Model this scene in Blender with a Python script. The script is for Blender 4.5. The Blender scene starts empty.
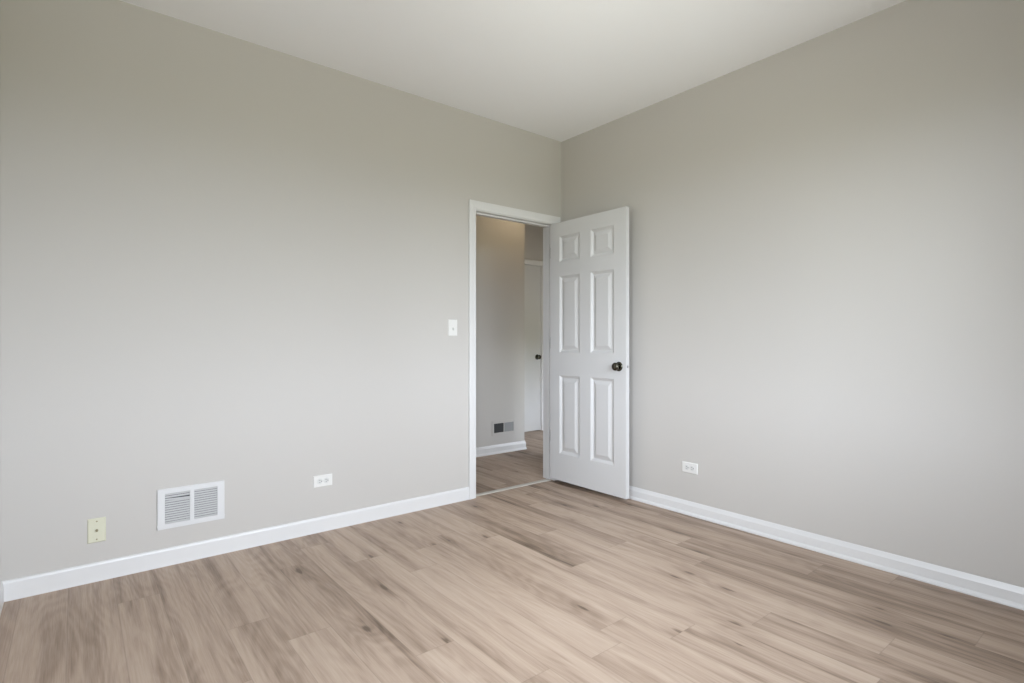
import bpy, bmesh, math, random
from mathutils import Vector, Matrix
S = bpy.context.scene
COL = S.collection
random.seed(7)

# ------------------------------------------------------------------ camera
CAM = (-3.12754, -3.22934, 1.13048)
YAW = 0.8921843
cd = bpy.data.cameras.new('camera')
cd.sensor_fit = 'HORIZONTAL'; cd.sensor_width = 36.0
cd.lens = 542.292 * 36.0 / 1024.0
cd.shift_y = 0.277 / 1024.0
cd.clip_start = 0.02
cam = bpy.data.objects.new('camera', cd); COL.objects.link(cam)
cam.location = CAM
cam.rotation_euler = (math.pi/2, 0, YAW - math.pi/2)
S.camera = cam

# ------------------------------------------------------------------ world: overcast sky above, lawn-coloured ground below
SKY = (0.88, 0.935, 1.05); SKY_S = 16.2
GRD = (0.70, 0.695, 0.645); GRD_S = 12.0
TREE = (0.58, 0.60, 0.455); TREE_S = 6.2
w = bpy.data.worlds.new('world'); S.world = w; w.use_nodes = True
nt = w.node_tree; nt.nodes.clear()
wo = nt.nodes.new('ShaderNodeOutputWorld'); bg = nt.nodes.new('ShaderNodeBackground')
tc = nt.nodes.new('ShaderNodeTexCoord'); sx = nt.nodes.new('ShaderNodeSeparateXYZ')
rp = nt.nodes.new('ShaderNodeValToRGB'); mp = nt.nodes.new('ShaderNodeMapRange')
mp.inputs['From Min'].default_value = -1; mp.inputs['From Max'].default_value = 1
nt.links.new(tc.outputs['Generated'], sx.inputs[0]); nt.links.new(sx.outputs['Z'], mp.inputs['Value'])
nt.links.new(mp.outputs['Result'], rp.inputs['Fac'])
def cc(c, k): return tuple(x*k/SKY_S for x in c) + (1,)
def zpos(deg): return 0.5 + 0.5*math.sin(math.radians(deg))
e = rp.color_ramp.elements                  # lit ground, darker tree line near the horizon, bright overcast sky
e[0].position = zpos(-24); e[0].color = cc(GRD, GRD_S)
e[1].position = zpos(1); e[1].color = SKY + (1,)
x = e.new(zpos(-15)); x.color = cc(TREE, TREE_S)
x = e.new(zpos(-4.5)); x.color = cc(TREE, TREE_S)
bg.inputs['Strength'].default_value = SKY_S
nt.links.new(rp.outputs['Color'], bg.inputs['Color']); nt.links.new(bg.outputs[0], wo.inputs[0])

# daylight is sampled through the two bedroom windows and the added hallway window (portals: they emit nothing themselves)
YS = -3.60                                          # inner face of the south wall
XWEST = -3.379                                      # inner face of the west wall
WX0, WX1, WZ0, WZ1 = -3.20, -0.65, 0.60, 2.30      # window opening in the south wall
WY0, WY1 = -3.20, -1.86                             # window opening in the west wall
HWX0, HWX1, HZ0, HZ1 = 0.92, 1.95, 0.10, 1.20         # unseen low window, added to bring daylight into the hallway
def portal(loc, rot, sx_, sy_):
    ld = bpy.data.lights.new('window_portal', 'AREA'); ld.shape = 'RECTANGLE'
    ld.size = sx_; ld.size_y = sy_; ld.cycles.is_portal = True
    lo = bpy.data.objects.new('window_portal', ld); COL.objects.link(lo)
    lo.location = loc; lo.rotation_euler = rot
portal(((WX0+WX1)/2, YS-0.13, (WZ0+WZ1)/2), (math.pi/2, 0, 0), WX1-WX0, WZ1-WZ0)
portal(((HWX0+HWX1)/2, -0.01, (HZ0+HZ1)/2), (math.pi/2, 0, 0), HWX1-HWX0, HZ1-HZ0)  # portal of the window added for hallway daylight
portal((XWEST-0.13, (WY0+WY1)/2, (WZ0+WZ1)/2), (math.pi/2, 0, -math.pi/2), WY1-WY0, WZ1-WZ0)

# ------------------------------------------------------------------ exposure
S.view_settings.view_transform = 'Standard'; S.view_settings.look = 'None'
S.view_settings.exposure = 0.0; S.view_settings.gamma = 1.0
S.view_settings.use_curve_mapping = False
try:
    S.cycles.use_denoising = True; S.cycles.denoiser = 'OPENIMAGEDENOISE'
    S.cycles.max_bounces = 14; S.cycles.diffuse_bounces = 10; S.cycles.glossy_bounces = 6
    S.cycles.transparent_max_bounces = 12; S.cycles.sample_clamp_indirect = 6.0
    S.cycles.caustics_reflective = False; S.cycles.caustics_refractive = False
except Exception:
    pass

# ------------------------------------------------------------------ materials
def new_mat(name):
    m = bpy.data.materials.new(name); m.use_nodes = True
    t = m.node_tree; b = t.nodes['Principled BSDF']
    return m, t, b
def N(t, typ, **kw):
    n = t.nodes.new(typ)
    for k, v in kw.items(): setattr(n, k, v)
    return n
def paint(name, col, rough, var=0.015, bump=0.0, bscale=350.0):
    m, t, b = new_mat(name)
    tc = N(t, 'ShaderNodeTexCoord')
    no = N(t, 'ShaderNodeTexNoise'); no.inputs['Scale'].default_value = 2.5; no.inputs['Detail'].default_value = 3
    t.links.new(tc.outputs['Object'], no.inputs['Vector'])
    mr = N(t, 'ShaderNodeMapRange'); mr.inputs['To Min'].default_value = 1-var; mr.inputs['To Max'].default_value = 1+var
    t.links.new(no.outputs['Fac'], mr.inputs['Value'])
    mx = N(t, 'ShaderNodeVectorMath', operation='SCALE'); mx.inputs[0].default_value = col
    t.links.new(mr.outputs['Result'], mx.inputs['Scale']); t.links.new(mx.outputs['Vector'], b.inputs['Base Color'])
    b.inputs['Roughness'].default_value = rough
    if bump:
        n2 = N(t, 'ShaderNodeTexNoise'); n2.inputs['Scale'].default_value = bscale
        t.links.new(tc.outputs['Object'], n2.inputs['Vector'])
        bp = N(t, 'ShaderNodeBump'); bp.inputs['Strength'].default_value = bump; bp.inputs['Distance'].default_value = 0.001
        t.links.new(n2.outputs['Fac'], bp.inputs['Height']); t.links.new(bp.outputs['Normal'], b.inputs['Normal'])
    return m
def metal(name, col, rough):
    m, t, b = new_mat(name)
    tc = N(t, 'ShaderNodeTexCoord'); no = N(t, 'ShaderNodeTexNoise'); no.inputs['Scale'].default_value = 60
    t.links.new(tc.outputs['Object'], no.inputs['Vector'])
    mr = N(t, 'ShaderNodeMapRange'); mr.inputs['To Min'].default_value = rough*0.8; mr.inputs['To Max'].default_value = rough*1.2
    t.links.new(no.outputs['Fac'], mr.inputs['Value']); t.links.new(mr.outputs['Result'], b.inputs['Roughness'])
    b.inputs['Base Color'].default_value = col + (1,); b.inputs['Metallic'].default_value = 1.0
    return m

M_WALL = paint('greige_wall_paint', (0.510, 0.488, 0.460), 0.75, 0.008, 0.15)
M_CEIL = paint('white_ceiling_paint', (0.86, 0.868, 0.89), 0.85, 0.006, 0.1)
M_TRIM = paint('white_trim_paint', (0.675, 0.670, 0.665), 0.35, 0.006)
M_DOOR = paint('white_door_paint', (0.595, 0.59, 0.585), 0.38, 0.006)
M_PLATE = paint('white_plastic', (0.71, 0.70, 0.675), 0.32, 0.005)
M_RECEP = paint('white_receptacle_plastic', (0.62, 0.62, 0.60), 0.4, 0.005)
M_IVORY = paint('ivory_plastic', (0.61, 0.60, 0.47), 0.4, 0.01)
M_VENT = paint('white_enamel', (0.645, 0.643, 0.643), 0.35, 0.005)
M_LOUV = paint('grey_white_enamel', (0.50, 0.495, 0.49), 0.45, 0.01)
M_HLOUV = paint('grey_damper_enamel', (0.26, 0.255, 0.25), 0.5, 0.01)
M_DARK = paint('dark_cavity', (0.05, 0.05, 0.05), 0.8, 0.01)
M_SLOT = paint('dark_slot', (0.10, 0.095, 0.09), 0.6, 0.01)
M_KNOB = metal('antique_pewter', (0.10, 0.095, 0.075), 0.22)
M_HINGE = metal('dull_nickel', (0.30, 0.30, 0.28), 0.35)
M_SCREW = metal('aged_brass_screw', (0.32, 0.28, 0.18), 0.4)
M_STEEL = metal('steel', (0.5, 0.5, 0.5), 0.3)
M_STRIP = paint('light_grey_threshold', (0.47, 0.44, 0.395), 0.4, 0.02)
M_LAMP, _t, _b = new_mat('warm_lamp_glass')
_b.inputs['Base Color'].default_value = (0.9, 0.85, 0.75, 1)
_b.inputs['Emission Color'].default_value = (1.0, 0.80, 0.52, 1); _b.inputs['Emission Strength'].default_value = 19.0

def glass_mat():
    m, t, b = new_mat('window_glass'); t.nodes.remove(b)
    out = t.nodes['Material Output']
    tr = N(t, 'ShaderNodeBsdfTransparent'); gl = N(t, 'ShaderNodeBsdfGlossy'); gl.inputs['Roughness'].default_value = 0.02
    fr = N(t, 'ShaderNodeFresnel'); fr.inputs['IOR'].default_value = 1.35
    tr.inputs['Color'].default_value = (0.97, 0.985, 0.98, 1)
    mx = N(t, 'ShaderNodeMixShader')
    t.links.new(fr.outputs[0], mx.inputs[0]); t.links.new(tr.outputs[0], mx.inputs[1]); t.links.new(gl.outputs[0], mx.inputs[2])
    t.links.new(mx.outputs[0], out.inputs['Surface'])
    return m
M_GLASS = glass_mat()

def wood_mat():
    m, t, b = new_mat('oak_vinyl_plank')
    L = t.links.new
    tc = N(t, 'ShaderNodeTexCoord')
    at = N(t, 'ShaderNodeAttribute'); at.attribute_name = 'plank'      # r: tone, g,b: texture offsets (one value per plank)
    sp = N(t, 'ShaderNodeSeparateColor'); L(at.outputs['Color'], sp.inputs[0])
    of = N(t, 'ShaderNodeCombineXYZ')
    def mul(a, k):
        n = N(t, 'ShaderNodeMath', operation='MULTIPLY'); L(a, n.inputs[0])
        if isinstance(k, (int, float)): n.inputs[1].default_value = k
        else: L(k, n.inputs[1])
        return n.outputs[0]
    L(mul(sp.outputs[1], 31.0), of.inputs[0]); L(mul(sp.outputs[2], 57.0), of.inputs[1]); L(mul(sp.outputs[1], 11.0), of.inputs[2])
    ad = N(t, 'ShaderNodeVectorMath', operation='ADD'); L(tc.outputs['Object'], ad.inputs[0]); L(of.outputs[0], ad.inputs[1])
    P = ad.outputs[0]
    def stretched(sc, detail=4, rough=0.55, scale=1.0, dist=0.0):
        v = N(t, 'ShaderNodeVectorMath', operation='MULTIPLY'); L(P, v.inputs[0]); v.inputs[1].default_value = sc
        n = N(t, 'ShaderNodeTexNoise'); n.inputs['Scale'].default_value = scale; n.inputs['Detail'].default_value = detail
        n.inputs['Roughness'].default_value = rough; n.inputs['Distortion'].default_value = dist
        L(v.outputs[0], n.inputs['Vector']); return n.outputs['Fac']
    def rng(a, f0, f1, t0, t1):
        n = N(t, 'ShaderNodeMapRange', interpolation_type='SMOOTHSTEP')
        for k, v in (('From Min', f0), ('From Max', f1), ('To Min', t0), ('To Max', t1)): n.inputs[k].default_value = v
        L(a, n.inputs['Value']); return n.outputs['Result']
    broad = rng(stretched((14, 0.8, 1), 3), 0.30, 0.72, 0.0, 1.0)
    fine = rng(stretched((260, 8, 1), 3, 0.6), 0.3, 0.7, 0.0, 1.0)
    mid = rng(stretched((48, 2.2, 1), 3, 0.6, dist=0.6), 0.32, 0.68, 0.0, 1.0)
    streak = rng(stretched((21, 0.7, 1), 2, 0.5, dist=0.3), 0.57, 0.80, 0.0, 1.0)
    # cathedral grain: rings bent by a slow noise
    s3 = N(t, 'ShaderNodeSeparateXYZ'); L(P, s3.inputs[0])
    warp = stretched((5.0, 0.9, 1), 2, 0.4)
    r1 = N(t, 'ShaderNodeMath', operation='MULTIPLY_ADD'); L(warp, r1.inputs[0]); r1.inputs[1].default_value = 110.0
    L(mul(s3.outputs[0], 90.0), r1.inputs[2])
    sn = N(t, 'ShaderNodeMath', operation='SINE'); L(r1.outputs[0], sn.inputs[0])
    ring = rng(sn.outputs[0], -1, 1, 0.0, 1.0)
    # knots
    kv = N(t, 'ShaderNodeVectorMath', operation='MULTIPLY'); L(P, kv.inputs[0]); kv.inputs[1].default_value = (4.6, 1.55, 1)
    vo = N(t, 'ShaderNodeTexVoronoi'); vo.voronoi_dimensions = '2D'; vo.inputs['Scale'].default_value = 1.0
    L(kv.outputs[0], vo.inputs['Vector'])
    wob = N(t, 'ShaderNodeMath', operation='MULTIPLY_ADD'); L(mid, wob.inputs[0]); wob.inputs[1].default_value = 0.05; L(vo.outputs['Distance'], wob.inputs[2])
    knot = rng(wob.outputs[0], 0.030, 0.085, 1.0, 0.0)
    halo = rng(wob.outputs[0], 0.06, 0.32, 1.0, 0.0)
    # only about half of the cells hold a knot
    cs = N(t, 'ShaderNodeSeparateColor'); L(vo.outputs['Color'], cs.inputs[0])
    has = rng(cs.outputs[0], 0.66, 0.70, 0.0, 1.0)
    knot = mul(knot, has); halo = mul(halo, has)
    # darkness sum
    def add(a, c):
        n = N(t, 'ShaderNodeMath', operation='ADD'); L(a, n.inputs[0]); L(c, n.inputs[1]); return n.outputs[0]
    d = mul(broad, 0.45)
    d = add(d, mul(mid, 0.11)); d = add(d, mul(fine, 0.12)); d = add(d, mul(ring, 0.10))
    d = add(d, mul(streak, 0.40)); d = add(d, mul(halo, 0.24)); d = add(d, mul(knot, 0.5))
    tone = N(t, 'ShaderNodeMath', operation='ADD'); L(d, tone.inputs[0])
    tn = N(t, 'ShaderNodeMath', operation='MULTIPLY_ADD'); L(sp.outputs[0], tn.inputs[0]); tn.inputs[1].default_value = 0.44; tn.inputs[2].default_value = -0.22
    L(tn.outputs[0], tone.inputs[1])
    cr = N(t, 'ShaderNodeValToRGB'); L(tone.outputs[0], cr.inputs['Fac'])
    el = cr.color_ramp.elements
    el[0].position = 0.0; el[0].color = (0.475, 0.370, 0.290, 1)
    el[1].position = 1.0; el[1].color = (0.125, 0.085, 0.058, 1)
    x = el.new(0.32); x.color = (0.405, 0.304, 0.232, 1)
    x = el.new(0.62); x.color = (0.285, 0.206, 0.152, 1)
    # plank seam from the uv (metres from the plank's own edges)
    uv = N(t, 'ShaderNodeUVMap'); uv.uv_map = 'UVMap'
    su = N(t, 'ShaderNodeSeparateXYZ'); L(uv.outputs[0], su.inputs[0])
    mn = N(t, 'ShaderNodeMath', operation='MINIMUM'); L(su.outputs[0], mn.inputs[0]); L(su.outputs[1], mn.inputs[1])
    seam = rng(mn.outputs[0], 0.0006, 0.0024, 1.0, 0.0)
    mx = N(t, 'ShaderNodeMix', data_type='RGBA'); L(mul(seam, 0.26), mx.inputs['Factor'])
    L(cr.outputs['Color'], mx.inputs['A']); mx.inputs['B'].default_value = (0.10, 0.07, 0.05, 1)
    L(mx.outputs['Result'], b.inputs['Base Color'])
    L(rng(fine, 0, 1, 0.42, 0.55), b.inputs['Roughness'])
    bp = N(t, 'ShaderNodeBump'); bp.inputs['Strength'].default_value = 0.12; bp.inputs['Distance'].default_value = 0.0006
    L(fine, bp.inputs['Height']); L(bp.outputs['Normal'], b.inputs['Normal'])
    return m
M_WOOD = wood_mat()

# ------------------------------------------------------------------ mesh helpers
def bx(bm, x0, x1, y0, y1, z0, z1):
    v = [bm.verts.new(p) for p in ((x0,y0,z0),(x1,y0,z0),(x1,y1,z0),(x0,y1,z0),(x0,y0,z1),(x1,y0,z1),(x1,y1,z1),(x0,y1,z1))]
    for f in ((3,2,1,0),(4,5,6,7),(0,1,5,4),(1,2,6,5),(2,3,7,6),(3,0,4,7)):
        bm.faces.new([v[i] for i in f])
    return v
def obj(name, bm, mat, parent=None, bevel=0.0, smooth=False, segs=2):
    bmesh.ops.recalc_face_normals(bm, faces=bm.faces)
    me = bpy.data.meshes.new(name); bm.to_mesh(me); bm.free()
    me.materials.append(mat)
    o = bpy.data.objects.new(name, me); COL.objects.link(o)
    if smooth:
        for p in me.polygons: p.use_smooth = True
        me.set_sharp_from_angle(angle=math.radians(40))
    if bevel:
        md = o.modifiers.new('bevel', 'BEVEL'); md.width = bevel; md.segments = segs; md.limit_method = 'ANGLE'; md.angle_limit = math.radians(40)
    if parent: o.parent = parent
    return o
def boxes(name, lst, mat, parent=None, bevel=0.0):
    bm = bmesh.new()
    for b in lst: bx(bm, *b)
    return obj(name, bm, mat, parent, bevel)
def struct(o, label=None, cat=None):
    o['kind'] = 'structure'
    if label: o['label'] = label
    if cat: o['category'] = cat
    return o
def tag(o, label, cat, group=None):
    o['label'] = label; o['category'] = cat
    if group: o['group'] = group
    return o
def empty(name, loc, label, cat, group=None, rotz=0.0):
    o = bpy.data.objects.new(name, None); COL.objects.link(o); o.empty_display_size = 0.05
    o.location = loc; o.rotation_euler = (0, 0, rotz)
    return tag(o, label, cat, group)
def extrude_profile(bm, prof, a, b, n, mitre0=0.0, mitre1=0.0):
    """prof: (out, up) points; runs on the floor from a to b (2d); n = 2d normal pointing into the room.
       mitre: length shift per unit 'out' at each end (+1 = inside corner)"""
    a = Vector(a); b = Vector(b); n = Vector(n); d = (b-a).normalized()
    r0 = []; r1 = []
    for o_, u in prof:
        p = a + n*o_ + d*(o_*mitre0); r0.append(bm.verts.new((p.x, p.y, u)))
        p = b + n*o_ - d*(o_*mitre1); r1.append(bm.verts.new((p.x, p.y, u)))
    k = len(prof)
    for i in range(k):
        bm.faces.new((r0[i], r0[(i+1) % k], r1[(i+1) % k], r1[i]))
    bm.faces.new(r0); bm.faces.new(list(reversed(r1)))
def lathe(bm, prof, axis_o, axis_d, n=24):
    """prof: (distance along axis, radius)"""
    d = Vector(axis_d).normalized(); o_ = Vector(axis_o)
    u = d.orthogonal().normalized(); v = d.cross(u)
    rings = []
    for h, r in prof:
        if r <= 1e-6: rings.append([bm.verts.new(o_ + d*h)])
        else: rings.append([bm.verts.new(o_ + d*h + (u*math.cos(2*math.pi*i/n) + v*math.sin(2*math.pi*i/n))*r) for i in range(n)])
    for A, B in zip(rings, rings[1:]):
        for i in range(n):
            j = (i+1) % n
            if len(A) == 1 and len(B) == 1: continue
            if len(A) == 1: bm.faces.new((A[0], B[i], B[j]))
            elif len(B) == 1: bm.faces.new((A[i], A[j], B[0]))
            else: bm.faces.new((A[i], A[j], B[j], B[i]))
    if len(rings[0]) > 1: bm.faces.new(rings[0])
    if len(rings[-1]) > 1: bm.faces.new(rings[-1])

# ------------------------------------------------------------------ room dimensions
XW = XWEST
H = 2.78
WT = 0.12              # wall thickness
JL, JR = -0.860, -0.092     # door jamb inner faces
HD = 2.083             # underside of the head jamb
HALL_Y = 1.14; HALL_END = 0.565; FAR_Y = 1.92
HX0, HX1 = -1.6, 2.30  # hall extent
JT = 0.019

# floors: one quad per plank
def plank_floor(name, seams, joints, y0, y1, tones, length=1.29, seed=1, clip=None):
    rr = random.Random(seed)
    bm = bmesh.new(); uvl = bm.loops.layers.uv.new('UVMap'); cl = bm.loops.layers.float_color.new('plank')
    for k in range(len(seams)-1):
        xa, xb = seams[k], seams[k+1]
        j0 = joints.get(k)
        if j0 is None: j0 = y0 + rr.random()*length
        while j0 > y0: j0 -= length
        cuts = [j0]
        while cuts[-1] < y1: cuts.append(cuts[-1]+length)
        for ca, cb in zip(cuts, cuts[1:]):
            ya, yb = max(ca, y0), min(cb, y1)
            if yb - ya < 1e-4: continue
            tone = rr.random()*0.8 + 0.1
            for (kk, ty0, tv) in tones:
                if kk == k and ca - 1e-3 <= ty0 < cb - 1e-3: tone = tv
            c = (tone, rr.random(), rr.random(), 1.0)
            # the plank is split down the middle so that the uv can hold the distance to its nearest long and short edge
            xm = (xa+xb)/2; ym = (ya+yb)/2
            hx, hy = (xb-xa)/2, (yb-ya)/2
            for (p, q) in ((xa, ya), (xm, ya), (xa, ym), (xm, ym)):
                vs = [(p, q), (p+hx, q), (p+hx, q+hy), (p, q+hy)]
                f = bm.faces.new([bm.verts.new((X, Y, 0.0)) for X, Y in vs])
                for lp, (X, Y) in zip(f.loops, vs):
                    du = min(X-xa, xb-X); dv = min(Y-ca, cb-Y)
                    lp[uvl].uv = (max(du, 0), max(dv, 0)); lp[cl] = c
    bmesh.ops.remove_doubles(bm, verts=bm.verts, dist=1e-5)
    # slab below
    x0, x1 = seams[0], seams[-1]
    bx(bm, x0, x1, y0, y1, -0.06, -0.004)
    me = bpy.data.meshes.new(name); bm.to_mesh(me); bm.free(); me.materials.append(M_WOOD)
    o = bpy.data.objects.new(name, me); COL.objects.link(o)
    return o
SEAMS = [XW, -3.313, -3.150, -2.985, -2.830, -2.665, -2.500, -2.335, -2.172, -2.010, -1.848, -1.690, -1.527,
         -1.362, -1.192, -1.022, -0.862, -0.690, -0.525, -0.355, -0.170, 0.0]
# row k lies between SEAMS[k] and SEAMS[k+1]
JOINTS = {0: -1.2, 1: -1.24, 3: -0.34, 5: -0.875, 6: -1.10, 7: -0.41, 8: -1.494, 10: -0.845, 15: -0.855, 17: -1.672, 18: -1.45, 16: -2.536, 19: -2.08, 4: -1.27, 2: -1.25, 11: -1.9, 9: -1.85, 12: -0.5, 13: -2.0, 14: -1.3}
TONES = [(1, -0.5, 0.55), (2, -0.5, 0.62), (3, -0.6, 0.62), (3, -0.2, 0.55), (4, -0.5, 0.58), (7, -0.3, 0.5), (7, -1.2, 0.45), (0, -0.5, 0.55), (5, -0.5, 0.55), (6, -0.5, 0.42), (6, -1.3, 0.25), (5, -1.2, 0.4),
         (8, -1.0, 0.45), (8, -1.8, 0.2), (9, -1.2, 0.25), (10, -1.2, 0.15), (10, -0.4, 0.5), (11, -1.2, 0.35), (12, -1.0, 0.25), (13, -1.4, 0.2), (15, -1.2, 0.25),
         (15, -0.4, 0.6), (16, -1.8, 0.15), (16, -2.8, 0.55), (17, -2.0, 0.85), (17, -1.2, 0.35), (18, -2.0, 0.8), (18, -2.8, 0.75), (11, -2.3, 0.3), (9, -2.0, 0.5), (19, -1.5, 0.8), (19, -2.5, 0.75), (20, -1.5, 0.65)]
fl = plank_floor('floor', SEAMS, JOINTS, YS, 0.045, TONES, seed=5)
struct(fl, 'light oak plank floor of the empty bedroom', 'floor')
hs = [HX0 + 0.1645*i for i in range(int((HX1-HX0)/0.1645)+1)] + [HX1]
fh = plank_floor('floor_hallway', hs, {}, 0.045, FAR_Y+WT, [], seed=11)
struct(fh, 'oak plank floor of the hallway beyond the doorway', 'floor')

# ------------------------------------------------------------------ walls and ceiling
struct(boxes('wall_north', [(XW-WT, JL-JT, 0, WT, 0, H), (JR+JT, HWX0, 0, WT, 0, H), (HWX1, HX1, 0, WT, 0, H), (HWX0, HWX1, 0, WT, 0, HZ0), (HWX0, HWX1, 0, WT, HZ1, H), (JL-JT, JR+JT, 0, WT, HD+JT, H)], M_WALL),
       'greige wall with the doorway', 'wall')
struct(boxes('wall_east', [(0, WT, YS-0.15, 0, 0, H)], M_WALL), 'greige wall to the right of the open door', 'wall')
struct(boxes('wall_west', [(XW-WT, XW, YS-0.15, WY0, 0, H), (XW-WT, XW, WY1, 0, 0, H), (XW-WT, XW, WY0, WY1, 0, WZ0), (XW-WT, XW, WY0, WY1, WZ1, H)], M_WALL), 'greige wall at the far left edge', 'wall')
struct(boxes('wall_south', [(XW, WX0, YS-0.15, YS, 0, H), (WX1, 0, YS-0.15, YS, 0, H), (WX0, WX1, YS-0.15, YS, 0, WZ0), (WX0, WX1, YS-0.15, YS, WZ1, H)], M_WALL),
       'greige window wall behind the camera', 'wall')
struct(boxes('ceiling', [(XW-WT, HX1+WT, YS-0.15, FAR_Y+WT, H, H+0.1)], M_CEIL), 'smooth white ceiling', 'ceiling')
D2L, D2R = 0.745, 1.505
struct(boxes('wall_hallway', [(HX0, HALL_END, HALL_Y, FAR_Y, 0, H)], M_WALL), 'greige hallway wall seen through the doorway', 'wall')
struct(boxes('wall_hallway_far', [(HALL_END, D2L-JT, FAR_Y, FAR_Y+WT, 0, H), (D2R+JT, HX1, FAR_Y, FAR_Y+WT, 0, H), (D2L-JT, D2R+JT, FAR_Y, FAR_Y+WT, 2.092+JT, H)], M_WALL),
       'shaded hallway wall above the distant white door', 'wall')
struct(boxes('wall_hallway_left', [(HX0-WT, HX0, WT, FAR_Y, 0, H)], M_WALL), 'hallway end wall to the left', 'wall')
struct(boxes('wall_hallway_right', [(HX1, HX1+WT, 0, FAR_Y+WT, 0, H)], M_WALL), 'hallway end wall to the right', 'wall')

# ------------------------------------------------------------------ baseboards
BB = [(0, 0), (0.0185, 0), (0.0185, 0.007), (0.0165, 0.014), (0.0120, 0.0205), (0.0112, 0.0215), (0.0110, 0.064), (0.0095, 0.068), (0.0045, 0.085), (0.003, 0.089), (0, 0.089)]
BBF = [(0, 0), (0.0125, 0), (0.0130, 0.003), (0.0118, 0.010), (0.0115, 0.077), (0.0085, 0.084), (0.0035, 0.089), (0, 0.089)]
def base(name, a, b, n, m0, m1, label, prof=BB):
    bm = bmesh.new(); extrude_profile(bm, prof, a, b, n, m0, m1)
    return struct(obj(name, bm, M_TRIM), label, 'baseboard')
CL0, CL1 = -0.926, -0.865; CR0, CR1 = -0.087, -0.026
base('baseboard_north', (XW, 0), (CL0, 0), (0, -1), 1, 0, 'white baseboard under the wall with the vent', BBF)
base('baseboard_east', (0, -0.0), (0, YS), (-1, 0), 0, 1, 'white baseboard along the wall right of the door')
base('baseboard_west', (XW, YS), (XW, 0), (1, 0), 1, 1, 'white baseboard at the far left corner', BBF)
base('baseboard_south', (0, YS), (XW, YS), (0, 1), 1, 1, 'white baseboard under the window')
bm = bmesh.new()
extrude_profile(bm, BB, (HX0, HALL_Y), (HALL_END, HALL_Y), (0, -1), 0, -1)
extrude_profile(bm, BB, (HALL_END, HALL_Y), (HALL_END, FAR_Y), (1, 0), -1, 1)
struct(obj('baseboard_hallway', bm, M_TRIM), 'white baseboard turning the hallway wall corner', 'baseboard')

# ------------------------------------------------------------------ door frame
# jambs, head jamb and door stops
jamb = struct(boxes('trim_1', [(JL-JT, JL, -0.001, WT+0.001, 0, HD+JT), (JR, JR+JT, -0.001, WT+0.001, 0, HD+JT), (JL, JR, -0.001, WT+0.001, HD, HD+JT),
                        (JL, JL+0.011, 0.040, 0.075, 0, HD), (JR-0.011, JR, 0.040, 0.075, 0, HD), (JL+0.011, JR-0.011, 0.040, 0.075, HD-0.011, HD)], M_TRIM, None, 0.001),
       'white door jamb lining the doorway', 'door frame')
def casing(name, xl0, xl1, xr0, xr1, zi, zo, y, s, label, z0=0.0):
    """flat colonial casing with a thin inner edge and a raised back band; s = outward direction along y"""
    bm = bmesh.new()
    prof = [(0.0, 0.0), (0.0, 0.008), (0.006, 0.0105), (0.020, 0.0115), (0.036, 0.0155), (0.050, 0.0165), (0.0595, 0.0165), (0.061, 0.015), (0.061, 0.0)]
    wl = abs(xl1-xl0); k = wl/0.061
    kz = (zo-zi)/0.061
    def ring(fn): return [bm.verts.new(fn(a, t)) for a, t in prof]
    A = ring(lambda a, t: (xl1-a*k, y+s*t, z0)); B = ring(lambda a, t: (xl1-a*k, y+s*t, zi+a*kz))
    C_ = ring(lambda a, t: (xr0+a*k, y+s*t, zi+a*kz)); D = ring(lambda a, t: (xr0+a*k, y+s*t, z0))
    for P, Q in ((A, B), (B, C_), (C_, D)):
        for i in range(len(prof)):
            j = (i+1) % len(prof); bm.faces.new((P[i], P[j], Q[j], Q[i]))
    bm.faces.new(A); bm.faces.new(D)
    return struct(obj(name, bm, M_TRIM), label, 'door trim')
casing('trim_2', CL0, CL1, CR0, CR1, HD+0.005, 2.151, -0.0005, -1, 'white casing around the doorway on the bedroom side')
casing('trim_3', CL0, CL1, CR0, CR1, HD+0.005, 2.151, WT+0.0005, 1, 'white casing around the doorway on the hallway side')
# threshold strip between the two floors
bm = bmesh.new()
prof = [(-0.006, 0.0), (0.002, 0.0045), (0.012, 0.006), (0.030, 0.006), (0.040, 0.0045), (0.048, 0.0)]
r0 = [bm.verts.new((JL+0.0005, 0.022+a, z)) for a, z in prof]; r1 = [bm.verts.new((JR-0.0005, 0.022+a, z)) for a, z in prof]
for i in range(len(prof)):
    j = (i+1) % len(prof); bm.faces.new((r0[i], r0[j], r1[j], r1[i]))
bm.faces.new(r0); bm.faces.new(r1)
struct(obj('trim_4', bm, M_STRIP), 'pale grey threshold strip across the doorway floor', 'threshold')

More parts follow.
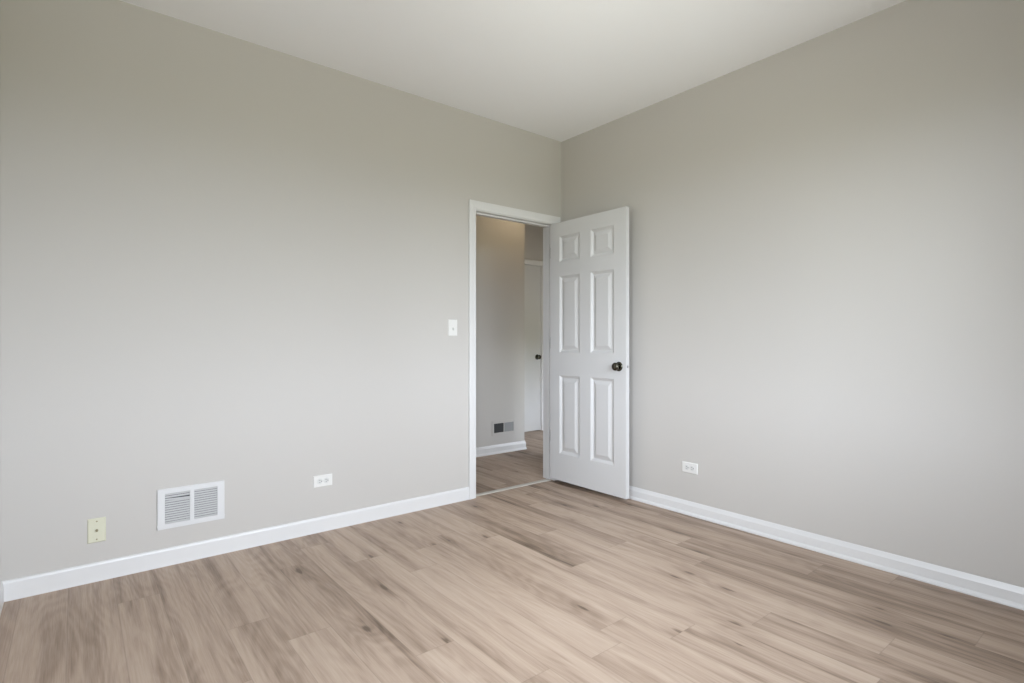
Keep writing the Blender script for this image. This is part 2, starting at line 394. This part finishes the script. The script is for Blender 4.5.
# ------------------------------------------------------------------ six-panel door leaf (local: x along the leaf from the hinge edge, y thickness 0..T, z up)
def six_panel_leaf(W, Hd, T=0.035):
    bm = bmesh.new()
    xs = [0, 0.102, 0.322, 0.434, 0.658, W]
    zs = [0, 0.215, 0.836, 1.016, 1.622, 1.731, 1.937, Hd]
    rings = [(0.0, 0.0), (0.003, 0.0015), (0.020, 0.0130), (0.025, 0.0130), (0.031, 0.0115), (0.055, 0.0025)]
    for side in (0, 1):
        yf = 0.0 if side == 0 else T
        s = 1 if side == 0 else -1
        grid = [[bm.verts.new((x, yf, z)) for z in zs] for x in xs]
        for i in range(len(xs)-1):
            for k in range(len(zs)-1):
                c = [grid[i][k], grid[i+1][k], grid[i+1][k+1], grid[i][k+1]]
                if i in (1, 3) and k in (1, 3, 5):
                    x0, x1, z0, z1 = xs[i], xs[i+1], zs[k], zs[k+1]
                    prev = c
                    for ins, dep in rings[1:]:
                        cur = [bm.verts.new((X, yf+s*dep, Z)) for X, Z in ((x0+ins, z0+ins), (x1-ins, z0+ins), (x1-ins, z1-ins), (x0+ins, z1-ins))]
                        for q in range(4):
                            bm.faces.new((prev[q], prev[(q+1) % 4], cur[(q+1) % 4], cur[q]))
                        prev = cur
                    bm.faces.new(prev)
                else:
                    bm.faces.new(c)
        if side == 0: g0 = grid
        else: g1 = grid
    nx, nz = len(xs), len(zs)
    for i in range(nx-1):
        for k in (0, nz-1):
            bm.faces.new((g0[i][k], g0[i+1][k], g1[i+1][k], g1[i][k]))
    for k in range(nz-1):
        for i in (0, nx-1):
            bm.faces.new((g0[i][k], g0[i][k+1], g1[i][k+1], g1[i][k]))
    return bm
def knob_parts(parent, x, z, y, s):
    """knob on the face at local y, pointing to s*y"""
    bm = bmesh.new()
    lathe(bm, [(0, 0.0335), (0.003, 0.0335), (0.006, 0.031), (0.009, 0.024), (0.010, 0.018)], (x, y, z), (0, s, 0), 32)
    ro = obj('rosette', bm, M_KNOB, parent, 0, True)
    bm = bmesh.new()
    lathe(bm, [(0.008, 0.0115), (0.020, 0.0115), (0.024, 0.016), (0.029, 0.0235), (0.034, 0.0275), (0.041, 0.0290), (0.047, 0.0270), (0.052, 0.0215), (0.055, 0.013), (0.056, 0.0)], (x, y, z), (0, s, 0), 32)
    return obj('knob', bm, M_KNOB, parent, 0, True)
LW, LH = 0.768, 2.047
ANG = math.radians(90.3)
PIN = Vector((-0.0905, -0.0085))          # hinge pin
door = empty('door_1', (PIN.x, PIN.y, 0.030), 'white six-panel door standing wide open against the right-hand wall', 'door', None, math.pi + ANG)
door['kind'] = 'structure'
# local frame: +x points from the pin to the free edge; with rotation pi+ANG the closed leaf (ANG=0) runs to -x and local +y points to the room (-y)
leaf = obj('door_leaf', six_panel_leaf(LW, LH), M_DOOR, door)
leaf.location = (0.004, -0.0435, 0)       # local y from -0.0435 (hall face) to -0.0085 (room face)
KX, KZ = 0.705, 0.9255
knob_parts(leaf, KX, KZ, 0.0, -1); knob_parts(leaf, KX, KZ, 0.035, 1)
boxes('latch_plate', [(LW-0.001, LW+0.0010, 0.006, 0.029, KZ-0.028, KZ+0.028)], M_DOOR, leaf)
bm = bmesh.new(); vs = bx(bm, LW, LW+0.005, 0.012, 0.023, KZ-0.008, KZ+0.008)
for i in (2, 6): vs[i].co.x -= 0.003
obj('latch_bolt', bm, M_HINGE, leaf)
for hz in (1.826, 1.091, 0.336):          # three butt hinges
    bm = bmesh.new()
    lathe(bm, [(0, 0.0), (0, 0.0055), (0.089, 0.0055), (0.089, 0.0)], (0, 0, hz-0.0445), (0, 0, 1), 14)
    bx(bm, 0.0, 0.004, -0.040, 0.0, hz-0.0445, hz+0.0445)      # leaf on the door edge
    h = obj('hinge', bm, M_HINGE, door, 0, True)
# hinge leaves let into the jamb
for hz in (1.856, 1.121, 0.366):
    boxes('hinge_leaf', [(JR-0.0012, JR+0.0005, -0.004, 0.034, hz-0.0445, hz+0.0445)], M_HINGE, jamb)['label'] = 'grey metal hinge leaf'
# strike plate in the left jamb
boxes('strike_plate', [(JL-0.0005, JL+0.0012, 0.004, 0.030, 0.9555-0.032, 0.9555+0.032)], M_HINGE, jamb)['label'] = 'small metal strike plate'

# ------------------------------------------------------------------ distant flush door
door2 = empty('door_2', (D2L+0.003, FAR_Y+0.004, 0.008), 'plain white flush door at the end of the hallway, closed', 'door')
door2['kind'] = 'structure'
l2 = boxes('door_leaf', [(0, D2R-D2L-0.008, 0, 0.035, 0, 2.080)], M_DOOR, door2, 0.0015)
knob_parts(l2, D2R-D2L-0.008-0.062, 0.929, 0.0, -1)
struct(boxes('trim_5', [(D2L-JT, D2L, FAR_Y-0.001, FAR_Y+WT, 0, 2.092+JT), (D2R, D2R+JT, FAR_Y-0.001, FAR_Y+WT, 0, 2.092+JT), (D2L, D2R, FAR_Y-0.001, FAR_Y+WT, 2.092, 2.092+JT),
                        (D2L, D2R, FAR_Y+0.045, FAR_Y+WT, 0, 2.092)], M_TRIM), 'white jamb around the distant hallway door', 'door frame')
casing('trim_6', D2L-0.066, D2L-0.005, D2R+0.005, D2R+0.066, 2.096, 2.158, FAR_Y-0.0005, -1, 'white casing around the distant hallway door')

# ------------------------------------------------------------------ wall fittings
def on_north(name, x, z, label, cat, group=None):      # local: x along the wall (to the right), y out of the wall towards -y is NEGATIVE, z up
    return empty(name, (x, 0, z), label, cat, group)
def louvre_bank(bm, x0, x1, z0, z1, n, y0, y1, tilt, bent=None):
    p = (z1-z0)/n
    for i in range(n):
        zc = z0 + p*(i+0.5)
        dz = tilt*p
        th = 0.0012
        off = 0.0
        if bent is not None and i == bent: off = -p*0.42
        v = bx(bm, x0, x1, y0, y1, zc-th/2, zc+th/2)
        for q in v:
            q.co.z += dz if q.co.y > (y0+y1)/2 else -dz
        if off:
            for q in (v[1], v[2], v[5], v[6]): q.co.z += off
def frame_with_openings(bm, x0, x1, z0, z1, opens, y0, y1, lip=0.004):
    """flat flange with bevelled rim and rectangular holes (same z range)"""
    zo0, zo1 = opens[0][2], opens[0][3]
    bx(bm, x0, x1, y1, y0, z0, zo0); bx(bm, x0, x1, y1, y0, zo1, z1)
    xs = [x0] + [v for o_ in opens for v in o_[:2]] + [x1]
    for i in range(0, len(xs), 2): bx(bm, xs[i], xs[i+1], y1, y0, zo0, zo1)
# return-air grille
g = on_north('wall_vent', -2.655, 0.288, 'large white metal wall vent with two louvred panels above the baseboard', 'vent')
bm = bmesh.new()
op = [(-0.119, -0.0095, -0.078, 0.076), (0.0095, 0.117, -0.078, 0.076)]
frame_with_openings(bm, -0.151, 0.151, -0.102, 0.101, op, 0.0, -0.0085)
bmesh.ops.remove_doubles(bm, verts=bm.verts, dist=1e-6)
obj('frame', bm, M_VENT, g, 0.0012)
for q, (x0, x1, z0, z1) in enumerate(op):
    bm = bmesh.new(); louvre_bank(bm, x0, x1, z0, z1, 13, -0.0070, -0.0014, 0.31, 10 if q == 0 else None)
    obj('louvre', bm, M_LOUV, g)
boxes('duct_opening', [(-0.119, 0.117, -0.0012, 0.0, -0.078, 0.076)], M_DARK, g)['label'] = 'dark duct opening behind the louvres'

def slot_bm(lst):
    bm = bmesh.new()
    for b in lst: bx(bm, *b)
    return bm
def plate_bm(hw, hh, t=0.0055):
    bm = bmesh.new()
    e_ = 0.004
    a = [bm.verts.new((x, 0, z)) for x, z in ((-hw, -hh), (hw, -hh), (hw, hh), (-hw, hh))]
    b = [bm.verts.new((x, -t*0.45, z)) for x, z in ((-hw, -hh), (hw, -hh), (hw, hh), (-hw, hh))]
    c = [bm.verts.new((x, -t, z)) for x, z in ((-hw+e_, -hh+e_), (hw-e_, -hh+e_), (hw-e_, hh-e_), (-hw+e_, hh-e_))]
    for P, Q in ((a, b), (b, c)):
        for i in range(4): bm.faces.new((P[i], P[(i+1) % 4], Q[(i+1) % 4], Q[i]))
    bm.faces.new(a); bm.faces.new(c)
    return bm
def outlet(loc, rotz, label):
    """duplex outlet lying on its side"""
    o = empty('wall_outlet', loc, label, 'electrical outlet', None, rotz)
    obj('cover_plate', plate_bm(0.057, 0.035), M_PLATE, o, 0.0008)
    for s in (-1, 1):
        cx = s*0.0193
        bm = bmesh.new()
        pts = []
        for i in range(28):
            a = 2*math.pi*i/28
            pts.append((max(-0.0140, min(0.0140, 0.0172*math.cos(a))), 0.0170*math.sin(a)))
        f0 = [bm.verts.new((cx+x, -0.0050, z)) for x, z in pts]; f1 = [bm.verts.new((cx+x, -0.0072, z)) for x, z in pts]
        for i in range(28): bm.faces.new((f0[i], f0[(i+1) % 28], f1[(i+1) % 28], f1[i]))
        bm.faces.new(f0); bm.faces.new(f1)
        r = obj('receptacle', bm, M_RECEP, o, 0.0004)
        obj('slot', slot_bm([(cx-0.006, cx+0.003, -0.0077, -0.0070, 0.0050, 0.0075)]), M_SLOT, r)
        obj('slot', slot_bm([(cx-0.0045, cx+0.003, -0.0077, -0.0070, -0.0075, -0.0050)]), M_SLOT, r)
        bm = bmesh.new(); lathe(bm, [(0, 0.0), (0, 0.0030), (0.0007, 0.0030), (0.0007, 0)], (cx+0.0095, -0.0070, 0), (0, -1, 0), 12)
        obj('ground_hole', bm, M_SLOT, r)
    bm = bmesh.new(); lathe(bm, [(0, 0.0), (0, 0.0032), (0.0012, 0.0025), (0.0014, 0)], (0, -0.0050, 0), (0, -1, 0), 12)
    obj('screw', bm, M_STEEL, o)
    return o
outlet((-1.975, 0, 0.3013), 0, 'white sideways outlet low on the wall between the vent and the doorway')
outlet((0, -1.2025, 0.3075), -math.pi/2, 'white sideways outlet low on the wall right of the open door')

# ivory cable plate
o = on_north('cable_plate', -3.0465, 0.2400, 'ivory wall plate with a cable jack, left of the vent', 'wall plate')
obj('cover_plate', plate_bm(0.035, 0.057, 0.006), M_IVORY, o, 0.0008)
for z in (0.042, -0.042):
    bm = bmesh.new(); lathe(bm, [(0, 0), (0, 0.0038), (0.0014, 0.0030), (0.0016, 0)], (0.0, -0.0055, z), (0, -1, 0), 14)
    obj('screw', bm, M_SCREW, o)['label'] = 'small brass screw'
bm = bmesh.new(); lathe(bm, [(0, 0.0), (0, 0.0062), (0.003, 0.0062), (0.003, 0.0047), (0.011, 0.0047), (0.011, 0.003), (0.009, 0.0)], (0, -0.0055, 0), (0, -1, 0), 6)
obj('coaxial_jack', bm, M_SCREW, o)['label'] = 'threaded brass cable jack'

# light switch
o = on_north('light_switch', -1.0590, 1.2290, 'white toggle light switch on the wall left of the doorway', 'light switch')
obj('cover_plate', plate_bm(0.036, 0.0575), M_PLATE, o, 0.0008)
bm = bmesh.new(); v = bx(bm, -0.0045, 0.0045, -0.016, -0.0050, -0.013, 0.003)
for i in (0, 1, 4, 5): v[i].co.z -= 0.006
obj('toggle', bm, M_RECEP, o, 0.0008)
for z in (0.030, -0.030):
    bm = bmesh.new(); lathe(bm, [(0, 0), (0, 0.0032), (0.0012, 0.0026), (0.0014, 0)], (0, -0.0050, z), (0, -1, 0), 12)
    obj('screw', bm, M_PLATE, o)

# hallway vent
g = empty('wall_vent', (0.2855, HALL_Y, 0.258), 'small wall vent with dark and grey halves, low on the hallway wall beyond the doorway', 'vent')
op = [(-0.1265, -0.004, -0.048, 0.046), (0.004, 0.1265, -0.048, 0.046)]
bm = bmesh.new(); frame_with_openings(bm, -0.150, 0.150, -0.072, 0.070, op, 0.0, -0.007)
bmesh.ops.remove_doubles(bm, verts=bm.verts, dist=1e-6)
obj('frame', bm, M_WALL, g, 0.001)
for q, (x0, x1, z0, z1) in enumerate(op):
    bm = bmesh.new(); louvre_bank(bm, x0, x1, z0, z1, 8, -0.006, -0.0012, 0.18 if q == 0 else 0.5)
    obj('louvre', bm, M_DARK if q == 0 else M_HLOUV, g)['label'] = 'dark open louvres' if q == 0 else 'grey closed louvres'
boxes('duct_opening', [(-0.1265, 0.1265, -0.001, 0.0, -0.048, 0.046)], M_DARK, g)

# ------------------------------------------------------------------ windows behind and left of the camera, plus one added to light the hallway
def window(name, loc, rotz, half, label, WZ0=WZ0, WZ1=WZ1):
    win = bpy.data.objects.new(name, None); COL.objects.link(win); win.location = loc; win.rotation_euler = (0, 0, rotz)
    struct(win, label, 'window')
    yo, yi = -0.11, -0.05
    X0, X1 = -half, half
    boxes('window_frame', [(X0, X0+0.04, yo, yi, WZ0, WZ1), (X1-0.04, X1, yo, yi, WZ0, WZ1), (X0+0.04, X1-0.04, yo, yi, WZ0, WZ0+0.04),
                           (X0+0.04, X1-0.04, yo, yi, WZ1-0.04, WZ1), (-0.03, 0.03, yo, yi, WZ0+0.04, WZ1-0.04)], M_TRIM, win)
    for a, b in ((X0+0.04, -0.03), (0.03, X1-0.04)):
        za, zb = WZ0+0.04, WZ1-0.04
        sash = boxes('window_sash', [(a, a+0.03, -0.095, -0.065, za, zb), (b-0.03, b, -0.095, -0.065, za, zb), (a+0.03, b-0.03, -0.095, -0.065, za, za+0.03), (a+0.03, b-0.03, -0.095, -0.065, zb-0.03, zb)], M_TRIM, win)
        boxes('window_pane', [(a+0.03, b-0.03, -0.082, -0.078, za+0.03, zb-0.03)], M_GLASS, sash)
    boxes('window_sill', [(X0-0.06, X1+0.06, 0.0, 0.04, WZ0-0.025, WZ0), (X0, X1, yi, 0.0, WZ0-0.025, WZ0)], M_TRIM, win)
    boxes('window_casing', [(X0-0.06, X0, 0, 0.016, WZ0, WZ1+0.06), (X1, X1+0.06, 0, 0.016, WZ0, WZ1+0.06), (X0, X1, 0, 0.016, WZ1, WZ1+0.06)], M_TRIM, win)
window('window_1', ((WX0+WX1)/2, YS, 0), 0, (WX1-WX0)/2, 'white double window behind the camera')
window('window_2', (XW, (WY0+WY1)/2, 0), -math.pi/2, (WY1-WY0)/2, 'white double window in the left-hand wall')
window('added_hall_window', ((HWX0+HWX1)/2, WT, 0), 0, (HWX1-HWX0)/2, 'unseen low window added to light the hallway', HZ0, HZ1)

# ------------------------------------------------------------------ hallway ceiling lamp (out of view, behind the door head)
hl = empty('ceiling_lamp', (0.42, 0.72, H), 'round warm ceiling lamp in the hallway', 'lamp')
bm = bmesh.new(); lathe(bm, [(0, 0.0), (0, 0.15), (0.02, 0.155), (0.03, 0.15), (0.03, 0.0)], (0, 0, 0), (0, 0, -1), 32)
obj('lamp_base', bm, M_VENT, hl, 0, True)
bm = bmesh.new(); lathe(bm, [(0.03, 0.135), (0.06, 0.125), (0.085, 0.09), (0.10, 0.045), (0.105, 0.0)], (0, 0, 0), (0, 0, -1), 32)
obj('lamp_shade', bm, M_LAMP, hl, 0, True)
